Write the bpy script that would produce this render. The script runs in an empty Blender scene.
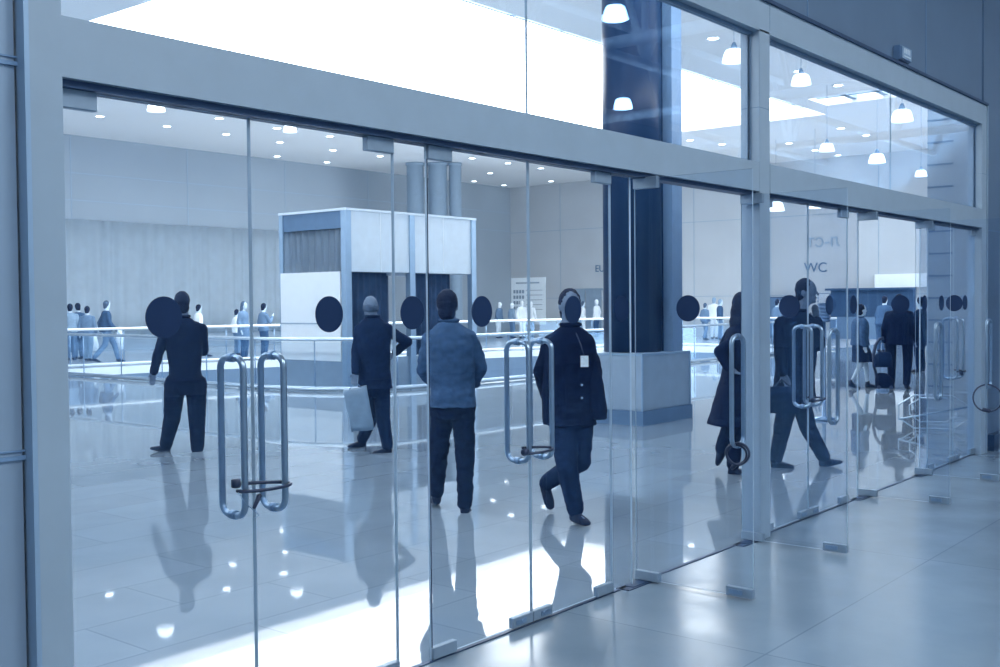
import bpy, bmesh, math, random
from mathutils import Vector, Matrix, noise
random.seed(7)
S = bpy.context.scene
COL = S.collection
PI = math.pi

# ------------------------------------------------------------------ camera
FPX, YAW, PITCH, ROLL = 1086.13, .884689, -.0283989, -.00892
CAMP = Vector((0, -3.5, 1.70))
cy_, sy_, cp_, sp_ = math.cos(YAW), math.sin(YAW), math.cos(PITCH), math.sin(PITCH)
F_ = Vector((sy_*cp_, cy_*cp_, sp_)); R0 = Vector((cy_, -sy_, 0)); U0 = R0.cross(F_)
c_, s_ = math.cos(ROLL), math.sin(ROLL)
R_ = c_*R0 + s_*U0; U_ = -s_*R0 + c_*U0
cd = bpy.data.cameras.new('camera'); cam = bpy.data.objects.new('camera', cd); COL.objects.link(cam)
cd.sensor_width = 36; cd.lens = FPX*36/1000; cd.clip_end = 300; cd.clip_start = .05
m = Matrix((R_, U_, -F_)).transposed().to_4x4(); m.translation = CAMP
cam.matrix_world = m; S.camera = cam

def ray(x, y): return R_*((x-500)/FPX) - U_*((y-333.5)/FPX) + F_
def G(x, y, z=0.0):
    r = ray(x, y); return CAMP + r*((z-CAMP.z)/r.z)

# ------------------------------------------------------------------ materials
M = {}
def mat(name, col, rough=.5, metal=0., var=.06, scale=6., bump=0., bscale=60., spec=.5, emit=None, estr=0., alpha=None):
    m = bpy.data.materials.new(name); m.use_nodes = True
    nt = m.node_tree; b = nt.nodes['Principled BSDF']
    b.inputs['Roughness'].default_value = rough; b.inputs['Metallic'].default_value = metal
    b.inputs['Specular IOR Level'].default_value = spec
    tc = nt.nodes.new('ShaderNodeTexCoord'); n = nt.nodes.new('ShaderNodeTexNoise')
    n.inputs['Scale'].default_value = scale; n.inputs['Detail'].default_value = 4
    nt.links.new(tc.outputs['Object'], n.inputs['Vector'])
    r = nt.nodes.new('ShaderNodeValToRGB')
    r.color_ramp.elements[0].position = .3; r.color_ramp.elements[1].position = .7
    r.color_ramp.elements[0].color = [c*(1-var) for c in col]+[1]
    r.color_ramp.elements[1].color = [min(1, c*(1+var)) for c in col]+[1]
    nt.links.new(n.outputs['Fac'], r.inputs['Fac']); nt.links.new(r.outputs['Color'], b.inputs['Base Color'])
    if bump:
        n2 = nt.nodes.new('ShaderNodeTexNoise'); n2.inputs['Scale'].default_value = bscale
        nt.links.new(tc.outputs['Object'], n2.inputs['Vector'])
        bp = nt.nodes.new('ShaderNodeBump'); bp.inputs['Strength'].default_value = bump; bp.inputs['Distance'].default_value = .01
        nt.links.new(n2.outputs['Fac'], bp.inputs['Height']); nt.links.new(bp.outputs['Normal'], b.inputs['Normal'])
    if emit:
        b.inputs['Emission Color'].default_value = list(emit)+[1]; b.inputs['Emission Strength'].default_value = estr
    M[name] = m; return m

def glass_mat(name, tint, r0=.04, haze=None):
    m = bpy.data.materials.new(name); m.use_nodes = True; nt = m.node_tree; nt.nodes.clear()
    out = nt.nodes.new('ShaderNodeOutputMaterial'); mix = nt.nodes.new('ShaderNodeMixShader')
    tr = nt.nodes.new('ShaderNodeBsdfTransparent'); gl = nt.nodes.new('ShaderNodeBsdfGlossy')
    tr.inputs['Color'].default_value = list(tint)+[1]; gl.inputs['Roughness'].default_value = 0.0
    gl.inputs['Color'].default_value = (.42, .68, 1, 1)
    lw = nt.nodes.new('ShaderNodeLayerWeight'); lw.inputs['Blend'].default_value = .5
    p = nt.nodes.new('ShaderNodeMath'); p.operation = 'POWER'; p.inputs[1].default_value = 5
    k = nt.nodes.new('ShaderNodeMath'); k.operation = 'MULTIPLY_ADD'; k.inputs[1].default_value = 1-r0; k.inputs[2].default_value = r0
    nt.links.new(lw.outputs['Facing'], p.inputs[0]); nt.links.new(p.outputs[0], k.inputs[0])
    nt.links.new(k.outputs[0], mix.inputs['Fac']); nt.links.new(tr.outputs[0], mix.inputs[1]); nt.links.new(gl.outputs[0], mix.inputs[2])
    nt.links.new(mix.outputs[0], out.inputs['Surface'])
    M[name] = m; return m

def tile_mat(name, col, grout, rough, tw, th, var=.05, rvar=.04, wob=.0, off=.5):
    m = bpy.data.materials.new(name); m.use_nodes = True; nt = m.node_tree; b = nt.nodes['Principled BSDF']
    tc = nt.nodes.new('ShaderNodeTexCoord'); br = nt.nodes.new('ShaderNodeTexBrick')
    br.offset = off; br.inputs['Scale'].default_value = 1; br.inputs['Brick Width'].default_value = tw; br.inputs['Row Height'].default_value = th
    br.inputs['Mortar Size'].default_value = .006; br.inputs['Mortar Smooth'].default_value = .3; br.inputs['Bias'].default_value = 0
    br.inputs['Color1'].default_value = [c*(1-var) for c in col]+[1]; br.inputs['Color2'].default_value = [c*(1+var) for c in col]+[1]
    br.inputs['Mortar'].default_value = list(grout)+[1]
    nt.links.new(tc.outputs['Object'], br.inputs['Vector'])
    n = nt.nodes.new('ShaderNodeTexNoise'); n.inputs['Scale'].default_value = 2.2; n.inputs['Detail'].default_value = 6
    nt.links.new(tc.outputs['Object'], n.inputs['Vector'])
    mx = nt.nodes.new('ShaderNodeMix'); mx.data_type = 'RGBA'; mx.blend_type = 'MULTIPLY'; mx.inputs['Factor'].default_value = .35
    rr = nt.nodes.new('ShaderNodeValToRGB'); rr.color_ramp.elements[0].position = .35; rr.color_ramp.elements[0].color = (.72, .76, .8, 1); rr.color_ramp.elements[1].position = .65
    nt.links.new(n.outputs['Fac'], rr.inputs['Fac']); nt.links.new(br.outputs['Color'], mx.inputs['A']); nt.links.new(rr.outputs['Color'], mx.inputs['B'])
    nt.links.new(mx.outputs['Result'], b.inputs['Base Color'])
    ma = nt.nodes.new('ShaderNodeMath'); ma.operation = 'MULTIPLY_ADD'; ma.inputs[1].default_value = rvar; ma.inputs[2].default_value = rough-rvar*.5
    nt.links.new(n.outputs['Fac'], ma.inputs[0]); nt.links.new(ma.outputs[0], b.inputs['Roughness'])
    if wob:
        n2 = nt.nodes.new('ShaderNodeTexNoise'); n2.inputs['Scale'].default_value = 1.6; n2.inputs['Detail'].default_value = 1
        nt.links.new(tc.outputs['Object'], n2.inputs['Vector'])
        bp = nt.nodes.new('ShaderNodeBump'); bp.inputs['Strength'].default_value = wob; bp.inputs['Distance'].default_value = .01
        nt.links.new(n2.outputs['Fac'], bp.inputs['Height']); nt.links.new(bp.outputs['Normal'], b.inputs['Normal'])
    M[name] = m; return m

mat('frame_paint', (.30, .40, .50), .42, 0, .03)
mat('frame_dark', (.13, .22, .34), .5, 0, .03)  # darker frame tone for beads, joints and pier courses
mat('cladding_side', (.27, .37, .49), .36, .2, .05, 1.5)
mat('cladding', (.14, .22, .33), .36, .3, .05, 1.5)
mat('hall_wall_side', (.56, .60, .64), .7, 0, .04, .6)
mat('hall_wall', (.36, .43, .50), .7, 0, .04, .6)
mat('ceiling_white', (.91, .92, .93), .8, 0, .02)
mat('lobby_wall', (.36, .45, .54), .6, 0, .05, .8)
mat('lobby_ceiling', (.07, .11, .17), .7, 0, .05)
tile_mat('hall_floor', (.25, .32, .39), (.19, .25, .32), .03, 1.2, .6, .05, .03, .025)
tile_mat('far_floor', (.72, .76, .80), (.57, .62, .67), .12, 1.2, .6, .04, .03, .025)  # pale walkway tone, raised to bounce more light up to the ceiling
tile_mat('lobby_floor', (.20, .275, .35), (.15, .215, .29), .2, 2.4, 1.2, .03, .3, .05, 0)
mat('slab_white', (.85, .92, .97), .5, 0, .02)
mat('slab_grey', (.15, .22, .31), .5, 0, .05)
mat('steel', (.30, .41, .53), .3, .9, .05, 20)
mat('steel_dark', (.24, .36, .52), .3, .85, .05, 20)
mat('clamp_metal', (.24, .33, .43), .38, .3, .05, 20)
mat('dark_metal', (.03, .07, .15), .4, .4, .1)
mat('disc_blue', (.009, .03, .09), .6, 0, .05, spec=.2)
mat('cable_black', (.012, .028, .075), .45, 0, .1)
mat('column_dark', (.010, .034, .09), .3, 0, .08, 1.2, spec=.2)
mat('column_light', (.17, .29, .46), .4, .1, .04)
mat('column_base', (.30, .40, .51), .4, .1, .05)
mat('plinth', (.10, .19, .32), .45, .1, .05)
mat('kiosk_frame', (.30, .44, .60), .35, .3, .04)
mat('kiosk_panel', (.66, .76, .84), .35, 0, .04)
mat('white_panel', (.88, .94, .98), .5, 0, .02)
mat('drape_dark', (.055, .12, .25), .8, 0, .25, 3)
mat('drape_pale', (.66, .78, .88), .8, 0, .04, 3)
mat('rail_metal', (.62, .75, .86), .25, .6, .04)
mat('lamp_glass', (.85, .92, .98), .4, 0, .02, emit=(.86, .94, 1), estr=1.5)
mat('lamp_glass_bright', (.85, .92, .98), .4, 0, .02, emit=(.86, .94, 1), estr=26)
mat('downlight_glow', (.9, .95, 1), .4, 0, .02, emit=(.88, .95, 1), estr=14)
mat('lamp_metal', (.2, .32, .47), .4, .6, .05)
mat('truss_paint', (.80, .86, .92), .5, .1, .05)
mat('truss_dim', (.30, .43, .58), .5, .1, .05)
mat('sign_white_glow', (.86, .93, .98), .5, 0, .02, emit=(.8, .92, 1), estr=.1)  # faint glow painted in to lift the whites of board and fascia
mat('sign_ink', (.10, .20, .34), .6, 0, .05)
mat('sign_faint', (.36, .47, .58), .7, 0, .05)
mat('skin', (.12, .18, .27), .55, 0, .06, 30)
mat('skin_pale', (.50, .62, .74), .55, 0, .06, 30)
mat('hair_dark', (.004, .012, .04), .7, 0, .3, 40, .5, 120, .2)
mat('hair_grey', (.05, .095, .17), .6, 0, .3, 40, .5, 120)
mat('cloth_navy', (.0028, .0095, .036), .9, 0, .25, 20, .3, 200, .12)
mat('cloth_dark', (.006, .019, .06), .9, 0, .2, 20, .3, 200, .12)
mat('cloth_slate', (.042, .094, .19), .9, 0, .2, 20, .3, 200, .2)
mat('cloth_mid', (.12, .21, .34), .85, 0, .15, 20, .3, 200)
mat('cloth_grey', (.24, .36, .50), .85, 0, .12, 20, .3, 200)
mat('cloth_white', (.80, .88, .95), .85, 0, .06, 20, .2, 200)
mat('shoe_black', (.004, .012, .04), .55, 0, .15, 20, spec=.2)
mat('paper_bag', (.20, .30, .41), .7, 0, .12, 9, .3, 25)
mat('badge_white', (.8, .9, .97), .5, 0, .1, 60)
glass_mat('glass', (.955, .97, .985)); glass_mat('glass_rail', (.93, .96, .98))
mat('glass_edge', (.34, .46, .58), .5, 0, .05, spec=.2)
mat('glass_edge_dark', (.010, .03, .08), .5, 0, .05, spec=.2)
mat('glass_edge_light', (.45, .58, .70), .5, 0, .05, spec=.2)

# ------------------------------------------------------------------ mesh helpers
def link(name, bm, mats, parent=None, smooth=False):
    me = bpy.data.meshes.new(name)
    bm.normal_update(); bm.to_mesh(me); bm.free()
    if not isinstance(mats, (list, tuple)): mats = [mats]
    for k in mats: me.materials.append(M[k])
    if smooth:
        for p in me.polygons: p.use_smooth = True
    o = bpy.data.objects.new(name, me); COL.objects.link(o)
    if parent: o.parent = parent
    return o
def tag(o, label=None, cat=None, group=None, kind=None):
    if label: o['label'] = label
    if cat: o['category'] = cat
    if group: o['group'] = group
    if kind: o['kind'] = kind
    return o
def empty(name, loc=(0, 0, 0), rz=0, label=None, cat=None, group=None):
    o = bpy.data.objects.new(name, None); COL.objects.link(o); o.location = loc; o.rotation_euler = (0, 0, rz)
    o.empty_display_size = .1
    return tag(o, label, cat, group)
def bx(bm, x0, x1, y0, y1, z0, z1, mi=0):
    v = [bm.verts.new(p) for p in ((x0,y0,z0),(x1,y0,z0),(x1,y1,z0),(x0,y1,z0),(x0,y0,z1),(x1,y0,z1),(x1,y1,z1),(x0,y1,z1))]
    fs = [bm.faces.new([v[i] for i in q]) for q in ((0,3,2,1),(4,5,6,7),(0,1,5,4),(1,2,6,5),(2,3,7,6),(3,0,4,7))]
    for f in fs: f.material_index = mi
    return fs
def box(name, x0, x1, y0, y1, z0, z1, mt, parent=None, bevel=0.):
    bm = bmesh.new(); bx(bm, x0, x1, y0, y1, z0, z1)
    if bevel: bmesh.ops.bevel(bm, geom=bm.edges[:], offset=bevel, segments=2, affect='EDGES')
    return link(name, bm, mt, parent)
def tube(bm, pts, r, seg=10, closed=False, caps=True):
    pts = [Vector(p) for p in pts]; n = len(pts)
    rs = r if isinstance(r, (list, tuple)) else [r]*n
    T = []
    for i in range(n):
        a = pts[(i-1) % n] if (closed or i > 0) else pts[i]; b = pts[(i+1) % n] if (closed or i < n-1) else pts[i]
        T.append((b-a).normalized())
    up = Vector((0, 0, 1)) if abs(T[0].z) < .9 else Vector((1, 0, 0))
    N = (up - T[0]*up.dot(T[0])).normalized(); rings = []
    for i in range(n):
        N = (N - T[i]*N.dot(T[i])).normalized(); B = T[i].cross(N)
        rings.append([bm.verts.new(pts[i] + (N*math.cos(t) + B*math.sin(t))*rs[i]) for t in [2*PI*k/seg for k in range(seg)]])
    for i in range(n if closed else n-1):
        a, b = rings[i], rings[(i+1) % n]
        off = 0
        if closed and i == n-1:
            off = min(range(seg), key=lambda k: (a[0].co-b[k].co).length)
        for k in range(seg):
            f = bm.faces.new((a[k], a[(k+1) % seg], b[(k+1+off) % seg], b[(k+off) % seg])); f.smooth = True
    if caps and not closed:
        bm.faces.new(rings[0][::-1]); bm.faces.new(rings[-1])
def lathe(bm, prof, c=(0, 0, 0), seg=24, cap=True):
    rings = [[bm.verts.new((c[0]+r*math.cos(2*PI*k/seg), c[1]+r*math.sin(2*PI*k/seg), c[2]+z)) for k in range(seg)] for r, z in prof]
    for a, b in zip(rings, rings[1:]):
        for k in range(seg):
            f = bm.faces.new((a[k], a[(k+1) % seg], b[(k+1) % seg], b[k])); f.smooth = True
    if cap: bm.faces.new(rings[0][::-1]); bm.faces.new(rings[-1])
def capsule(bm, p0, r0, p1, r1, seg=12):
    p0, p1 = Vector(p0), Vector(p1); d = p1-p0; L = d.length or 1e-4; d = d/L
    pts, rs = [], []
    for t in (80, 55, 28): a = math.radians(t); pts.append(p0 - d*r0*math.sin(a)); rs.append(r0*math.cos(a))
    pts += [p0, p1]; rs += [r0, r1]
    for t in (28, 55, 80): a = math.radians(t); pts.append(p1 + d*r1*math.sin(a)); rs.append(r1*math.cos(a))
    tube(bm, pts, rs, seg)
def ellip(bm, c, r, fwd=Vector((0, 1, 0)), tilt=0., seg=20):
    fwd = Vector(fwd).normalized(); side = fwd.cross(Vector((0, 0, 1))).normalized(); upv = side.cross(fwd)
    mt = Matrix((side, fwd, upv)).transposed().to_4x4()
    mt = Matrix.Translation(Vector(c)) @ mt @ Matrix.Diagonal((r[0], r[1], r[2], 1))
    bmesh.ops.create_uvsphere(bm, u_segments=seg, v_segments=seg//2+2, radius=1, matrix=mt)
def loft(bm, rings, seg=24, p=2.5):
    """rings: (centre, width vector, half width, depth vector, half depth)"""
    R = []
    for c, w, a, d, b in rings:
        row = []
        for k in range(seg):
            t = 2*PI*k/seg; ct, st = math.cos(t), math.sin(t)
            x = math.copysign(abs(ct)**(2/p), ct)*a; y = math.copysign(abs(st)**(2/p), st)*b
            row.append(bm.verts.new(Vector(c)+Vector(w)*x+Vector(d)*y))
        R.append(row)
    for a, b in zip(R, R[1:]):
        for k in range(seg): bm.faces.new((a[k], a[(k+1) % seg], b[(k+1) % seg], b[k]))
    bm.faces.new(R[0][::-1]); bm.faces.new(R[-1])
def remesh(bm, name, voxel, mt, parent, smooth=4, wr=0., wscale=8.):
    me = bpy.data.meshes.new('tmp'); bmesh.ops.recalc_face_normals(bm, faces=bm.faces[:]); bm.to_mesh(me); bm.free()
    t = bpy.data.objects.new('tmp', me); COL.objects.link(t)
    r = t.modifiers.new('r', 'REMESH'); r.mode = 'VOXEL'; r.voxel_size = voxel
    s = t.modifiers.new('s', 'SMOOTH'); s.factor = .5; s.iterations = smooth
    dg = bpy.context.evaluated_depsgraph_get(); dg.update()
    nm = bpy.data.meshes.new_from_object(t.evaluated_get(dg)); nm.name = name
    bpy.data.objects.remove(t); bpy.data.meshes.remove(me)
    if wr:
        off = Vector((random.random()*9, random.random()*9, 0))
        ns = [v.normal.copy() for v in nm.vertices]
        for v, n in zip(nm.vertices, ns):
            q = v.co*wscale + off; q.z *= 1.5
            v.co += n*(noise.noise(q)*wr + noise.noise(q*2.3)*wr*.5)
    nm.materials.clear(); nm.materials.append(M[mt])
    for p in nm.polygons: p.use_smooth = True
    o = bpy.data.objects.new(name, nm); COL.objects.link(o); o.parent = parent
    return o
def struct(o): o['kind'] = 'structure'; return o

# ================================================================== SETTING
HX0, HX1, HY1, HZ = -3.0, 46.8, 34.0, 8.0
# ---- floors
bm = bmesh.new()
VX0, VX1, VY0 = 14.0, 36.0, 11.45
far = [(14.0, 24.4), (18, 24.0), (22, 22.9), (27, 21.2), (33, 19.4), (36.0, 17.6)]   # far edge of the well
cor = [(VX0, 13.6), (14.15, 12.75), (14.55, 12.05), (15.15, 11.6), (15.9, VY0)]
def poly(bm, pts, z=0., mi=0):
    f = bm.faces.new([bm.verts.new((x, y, z)) for x, y in pts]); f.material_index = mi
poly(bm, [(HX0, 0.0), (HX1, 0.0), (HX1, VY0), (VX1, VY0), (15.9, VY0), (15.15, 11.6), (14.55, 12.05), (14.15, 12.75), (VX0, 13.6), (HX0, 13.6)])
poly(bm, [(HX0, 13.6), (VX0, 13.6), (VX0, 24.4), (VX0, HY1), (HX0, HY1)])
bmesh.ops.recalc_face_normals(bm, faces=bm.faces[:])
for f in bm.faces:
    if f.normal.z < 0: f.normal_flip()
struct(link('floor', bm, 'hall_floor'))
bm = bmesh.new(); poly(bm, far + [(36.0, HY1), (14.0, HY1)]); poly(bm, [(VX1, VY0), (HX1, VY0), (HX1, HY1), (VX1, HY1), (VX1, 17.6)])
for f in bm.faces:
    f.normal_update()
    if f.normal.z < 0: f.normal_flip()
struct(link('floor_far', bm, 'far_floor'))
bm = bmesh.new(); bx(bm, -6, 37, -14, 0.0, -.3, 0.0); struct(link('floor_lobby', bm, 'lobby_floor'))
# well: fascia and walls
loop = [(VX0, 24.4)] + cor + [(VX1, VY0), (VX1, 17.6)] + far[::-1][1:-1]
bm = bmesh.new()
def skirt(bm, pts, z0, z1, mi, closed=True):
    n = len(pts)
    for i in range(n if closed else n-1):
        a, b = pts[i], pts[(i+1) % n]
        f = bm.faces.new([bm.verts.new(p) for p in ((a[0], a[1], z1), (b[0], b[1], z1), (b[0], b[1], z0), (a[0], a[1], z0))]); f.material_index = mi
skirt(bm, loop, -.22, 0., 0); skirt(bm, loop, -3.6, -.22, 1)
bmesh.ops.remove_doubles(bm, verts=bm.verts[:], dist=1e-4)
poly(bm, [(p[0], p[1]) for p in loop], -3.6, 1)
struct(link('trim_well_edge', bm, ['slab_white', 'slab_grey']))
# ---- ceiling with openings
bm = bmesh.new()
xs = [HX0, 13.0, 32.7, 34.2, 35.8, HX1]; ys = [0.1, 7.7, 10.7, 11.4, 22.4, HY1]
def hole(x, y): return (13 < x < 35.8 and 11.4 < y < 22.4) or (32.7 < x < 34.2 and 7.7 < y < 10.7)
for i in range(len(xs)-1):
    for j in range(len(ys)-1):
        if not hole((xs[i]+xs[i+1])/2, (ys[j]+ys[j+1])/2): bx(bm, xs[i], xs[i+1], ys[j], ys[j+1], HZ, HZ+.35)
bmesh.ops.remove_doubles(bm, verts=bm.verts[:], dist=1e-4)
struct(link('ceiling', bm, 'ceiling_white'))
# skylight glazing bars along the near edge
bm = bmesh.new()
bx(bm, 13, 35.8, 12.2, 12.26, HZ+.3, HZ+.36)
for i in range(12): bx(bm, 14+i*1.9, 14.06+i*1.9, 11.4, 12.2, HZ+.3, HZ+.36)
for k in (8.7, 9.7): bx(bm, 32.7, 34.2, k, k+.18, HZ+.1, HZ+.3)
bx(bm, 33.35, 33.5, 7.7, 10.7, HZ+.1, HZ+.3)
struct(link('trim_skylight_bars', bm, 'frame_paint'))
# ---- hall walls
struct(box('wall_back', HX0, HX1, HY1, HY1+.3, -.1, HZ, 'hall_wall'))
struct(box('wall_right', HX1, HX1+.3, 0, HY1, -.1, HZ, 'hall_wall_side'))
struct(box('wall_left', HX0-.3, HX0, 0, HY1, -.1, HZ, 'slab_grey'))
bm = bmesh.new()
for z in (1.9, 5.5): bx(bm, HX1-.012, HX1, .5, HY1, z, z+.03)
for y in (4.6, 7.6, 10.6, 13.6, 18.6, 22.6, 25.6, 30.6): bx(bm, HX1-.012, HX1, y, y+.03, .0, HZ)
for z in (5.6, 6.6): bx(bm, HX0, HX1, HY1-.012, HY1, z, z+.03)
for x in range(16, 46, 5): bx(bm, x, x+.03, HY1-.012, HY1, 0, HZ)
struct(link('trim_wall_joints', bm, 'sign_faint'))
# pier in the hall near the right end of the glass front
struct(box('wall_pier', 20.2, 21.4, .45, 3.0, 0, HZ, 'lobby_wall'))
bm = bmesh.new()
for k in range(20): bx(bm, 20.185, 20.2, 2.55, 3.0, .4*k+.1, .4*k+.13)
struct(link('trim_pier_courses', bm, 'frame_dark'))
# ---- lobby shell
struct(box('wall_lobby_back', -6, 37, -14.3, -14, 0, 9, 'lobby_wall'))
struct(box('wall_lobby_left', -6.3, -6, -14, 0, 0, 9, 'lobby_wall'))
struct(box('wall_lobby_right', 37, 37.3, -14, 0, 0, 9, 'lobby_wall'))
struct(box('ceiling_lobby', -6, 37, -14, 0.1, 9, 9.3, 'lobby_ceiling'))

# ---- facade frame
FY, BY = -.075, .07
bm = bmesh.new()
bx(bm, 1.885, 7.07, FY, BY, 2.465, 2.668); bx(bm, 7.24, 12.44, FY, BY, 2.465, 2.668)
struct(link('trim_transom_beam', bm, 'frame_paint'))
bm = bmesh.new(); bx(bm, 1.885, 7.07, -.045, .045, 2.44, 2.4655); bx(bm, 7.24, 12.44, -.045, .045, 2.44, 2.4655)
struct(link('trim_door_track', bm, 'dark_metal'))
struct(box('trim_mullion', 7.07, 7.235, FY, BY, 0, 3.6, 'frame_paint', bevel=.003))
bm = bmesh.new(); bx(bm, 1.885, 12.44, FY, BY, 3.585, 3.8); struct(link('trim_head_beam', bm, 'frame_paint'))
bm = bmesh.new(); bx(bm, 1.885, 12.62, FY-.02, BY, 3.8, 3.825); struct(link('trim_head_flashing', bm, 'dark_metal'))
bm = bmesh.new(); bx(bm, 1.772, 1.888, -.09, BY, 0, 3.8); struct(link('trim_post', bm, 'frame_paint'))
bm = bmesh.new(); bx(bm, 1.757, 1.774, -.095, -.04, 0, 9); struct(link('trim_post_highlight', bm, 'kiosk_frame'))  # lighter strip that paints the highlight down the post's left edge
bm = bmesh.new(); bx(bm, 12.44, 12.60, FY, BY, 0, 3.8); bx(bm, 12.60, 12.622, FY-.015, BY, 0, 3.8); struct(link('trim_jamb', bm, 'frame_paint'))
bm = bmesh.new()
for x in (7.07, 12.44):
    bx(bm, x-.012, x, -.012, .012, 2.668, 3.585)
for (a, b) in ((1.888, 7.07), (7.235, 12.44)):
    bx(bm, a, b, -.02, .02, 3.565, 3.585); bx(bm, a, b, -.02, .02, 2.668, 2.682)
struct(link('trim_glazing_bead', bm, 'frame_dark'))
bm = bmesh.new()
for z in (3.05,): bx(bm, 7.0695, 7.2355, FY-.0015, BY, z, z+.004)
for x in (7.235,): bx(bm, x, x+.003, FY-.0015, 0, 3.61, 3.8)
bx(bm, 12.44, 12.60, FY-.0015, 0, 3.05, 3.054)
struct(link('trim_frame_joints', bm, 'frame_dark'))
# cladding
bm = bmesh.new(); bx(bm, 1.75, 12.62, -.02, .12, 3.825, 9.0); bx(bm, 12.62, 37, -.04, .12, 0, 9.0)
struct(link('wall_front', bm, 'cladding'))
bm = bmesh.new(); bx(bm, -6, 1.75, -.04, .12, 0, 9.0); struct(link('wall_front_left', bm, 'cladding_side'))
bm = bmesh.new()
for x in (8.0, 10.75): bx(bm, x, x+.012, -.026, -.02, 3.83, 9)
for z in (2.45,): bx(bm, 12.62, 37, -.046, -.04, z, z+.012)
for z in (1.215, 2.495): bx(bm, -6, 1.757, -.05, -.04, z-.014, z); bx(bm, -6, 1.757, -.046, -.04, z+.012, z+.018)
struct(link('trim_cladding_joints', bm, 'column_light'))
struct(box('baseboard_front', 12.78, 37, -.12, -.04, 0, .18, 'dark_metal'))
# threshold
bm = bmesh.new(); bx(bm, 1.888, 12.44, -.014, .014, 0, .005); struct(link('trim_threshold', bm, 'dark_metal'))

# ---- upper glazing
def pane_bm(x0, x1, z0, z1, t=.006):
    bm = bmesh.new(); fs = bx(bm, x0, x1, -t, t, z0, z1)
    for i in (0, 1, 3, 5): fs[i].material_index = 1
    return bm
for n, (a, b) in enumerate(((1.9, 4.508), (4.514, 7.058), (7.247, 9.855), (9.861, 12.428))):
    struct(link('window_%d' % (n+1), pane_bm(a, b, 2.683, 3.564), ['glass', 'glass_edge']))

# ================================================================== DOORS
def rrect(w, z0, z1, r, n=6):
    pts = []
    for cx, cz, a0 in ((w-r, z1-r, 0), (-w+r, z1-r, 90), (-w+r, z0+r, 180), (w-r, z0+r, 270)):
        for k in range(n+1):
            a = math.radians(a0+90*k/n); pts.append((0, cx+r*math.cos(a), cz+r*math.sin(a)))
    return pts
def handle(parent, x, z0=.877, z1=1.495, w=.072):
    bm = bmesh.new(); tube(bm, [(x, p[1], p[2]) for p in rrect(w, z0, z1, .045)], .0135, 12, closed=True)
    h = link('pull_handle', bm, 'steel', parent, True)
    bm = bmesh.new()
    for z in (z0, z1):
        tube(bm, [(x, -.016, z), (x, .016, z)], .0185, 12)
    link('collar', bm, 'steel_dark', h)
def clamp(parent, x0, x1, z0, z1, nm='corner_clamp', lock=False):
    bm = bmesh.new(); bx(bm, x0, x1, -.017, .017, z0, z1)
    bmesh.ops.bevel(bm, geom=bm.edges[:], offset=.003, segments=1, affect='EDGES')
    c = link(nm, bm, 'clamp_metal', parent)
    if lock:
        bm = bmesh.new(); xm = x0+(x1-x0)*.45
        tube(bm, [(xm, -.024, (z0+z1)/2), (xm, .024, (z0+z1)/2)], .012, 12)
        bx(bm, x0+.02, xm+.03, -.020, .020, z0+.014, z1-.014)
        link('lock_cylinder', bm, 'steel_dark', c)
def disc(parent, x, y=-.009):
    bm = bmesh.new(); seg = 40
    for yy in (y,):
        a = [bm.verts.new((x+.077*math.cos(2*PI*k/seg), yy-.0015, 1.657+.077*math.sin(2*PI*k/seg))) for k in range(seg)]
        b = [bm.verts.new((x+.077*math.cos(2*PI*k/seg), yy+.0025, 1.657+.077*math.sin(2*PI*k/seg))) for k in range(seg)]
        bm.faces.new(a); bm.faces.new(b[::-1])
        for k in range(seg): bm.faces.new((a[k], b[k], b[(k+1) % seg], a[(k+1) % seg]))
    bmesh.ops.recalc_face_normals(bm, faces=bm.faces[:])
    link('marker_disc', bm, 'disc_blue', parent)
dn = [0]
def leaf(hx, w, sgn, open_=False, label='', hy=0.0, ang=90, edge='glass_edge'):
    """hinge at hx, leaf runs sgn along x when shut; an open leaf turns out towards the viewer"""
    dn[0] += 1
    # local x runs from the hinge to the free edge
    if not open_: rz = 0 if sgn > 0 else PI
    else: rz = -math.radians(ang)
    e = empty('door_%d' % dn[0], (hx, hy, 0), rz, label, 'glass door', 'frameless glass door leaves'); e['kind'] = 'structure'
    z0, z1 = .014, 2.438
    a0 = -.04 if open_ else .004
    fy = 1 if (sgn > 0 or open_) else -1
    pb = pane_bm(a0, w, z0, z1); pb.faces.ensure_lookup_table(); pb.faces[5].material_index = 2
    link('pane', pb, ['glass', 'glass_edge', edge], e)
    clamp(e, a0-.002, a0+.165, z1-.062, z1+.008, 'top_clamp'); clamp(e, a0-.002, a0+.165, .009, .066, 'hinge_clamp')
    clamp(e, w-.165, w+.002, .012, .066, 'lock_clamp', True)
    disc(e, (w/2-.04 if open_ else w/2+(.012 if hx < 2 else 0)), -.009*fy); handle(e, w-.095)
    return e
def strip(x0, x1, label, disc_=True):
    e = empty('window_sidelight', (x0, 0, 0), 0, label, 'glass panel', 'narrow fixed glass panels between the doors'); e['kind'] = 'structure'
    link('pane', pane_bm(.003, x1-x0-.003, .004, 2.44), ['glass', 'glass_edge_light'], e); disc(e, (x1-x0)/2)
leaf(1.888, .823, 1, label='shut glass door leaf at far left, hinged on the wide left frame post')
leaf(3.515, .796, -1, label='shut glass door leaf second from left, its marker disc over the white panel of the booth')
strip(3.515, 3.738, 'narrow fixed glass panel left of the dark-edged door seam, beside the bald man')
leaf(3.738, .772, 1, label='shut glass door leaf in front of the man in the creased jacket', edge='glass_edge_dark')
leaf(5.285, .765, -1, label='shut glass door leaf in front of the man with the white badge')
strip(5.285, 5.505, 'narrow fixed glass panel in front of the dark column')
leaf(5.62, .735, 1, True, label='open glass door leaf turned outwards before the dark column, cable ring on its handle', hy=0.0)
leaf(7.02, .725, 1, True, label='open glass door leaf turned outwards beside the mullion, ribbed coil at its handle', hy=0.0)
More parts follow.
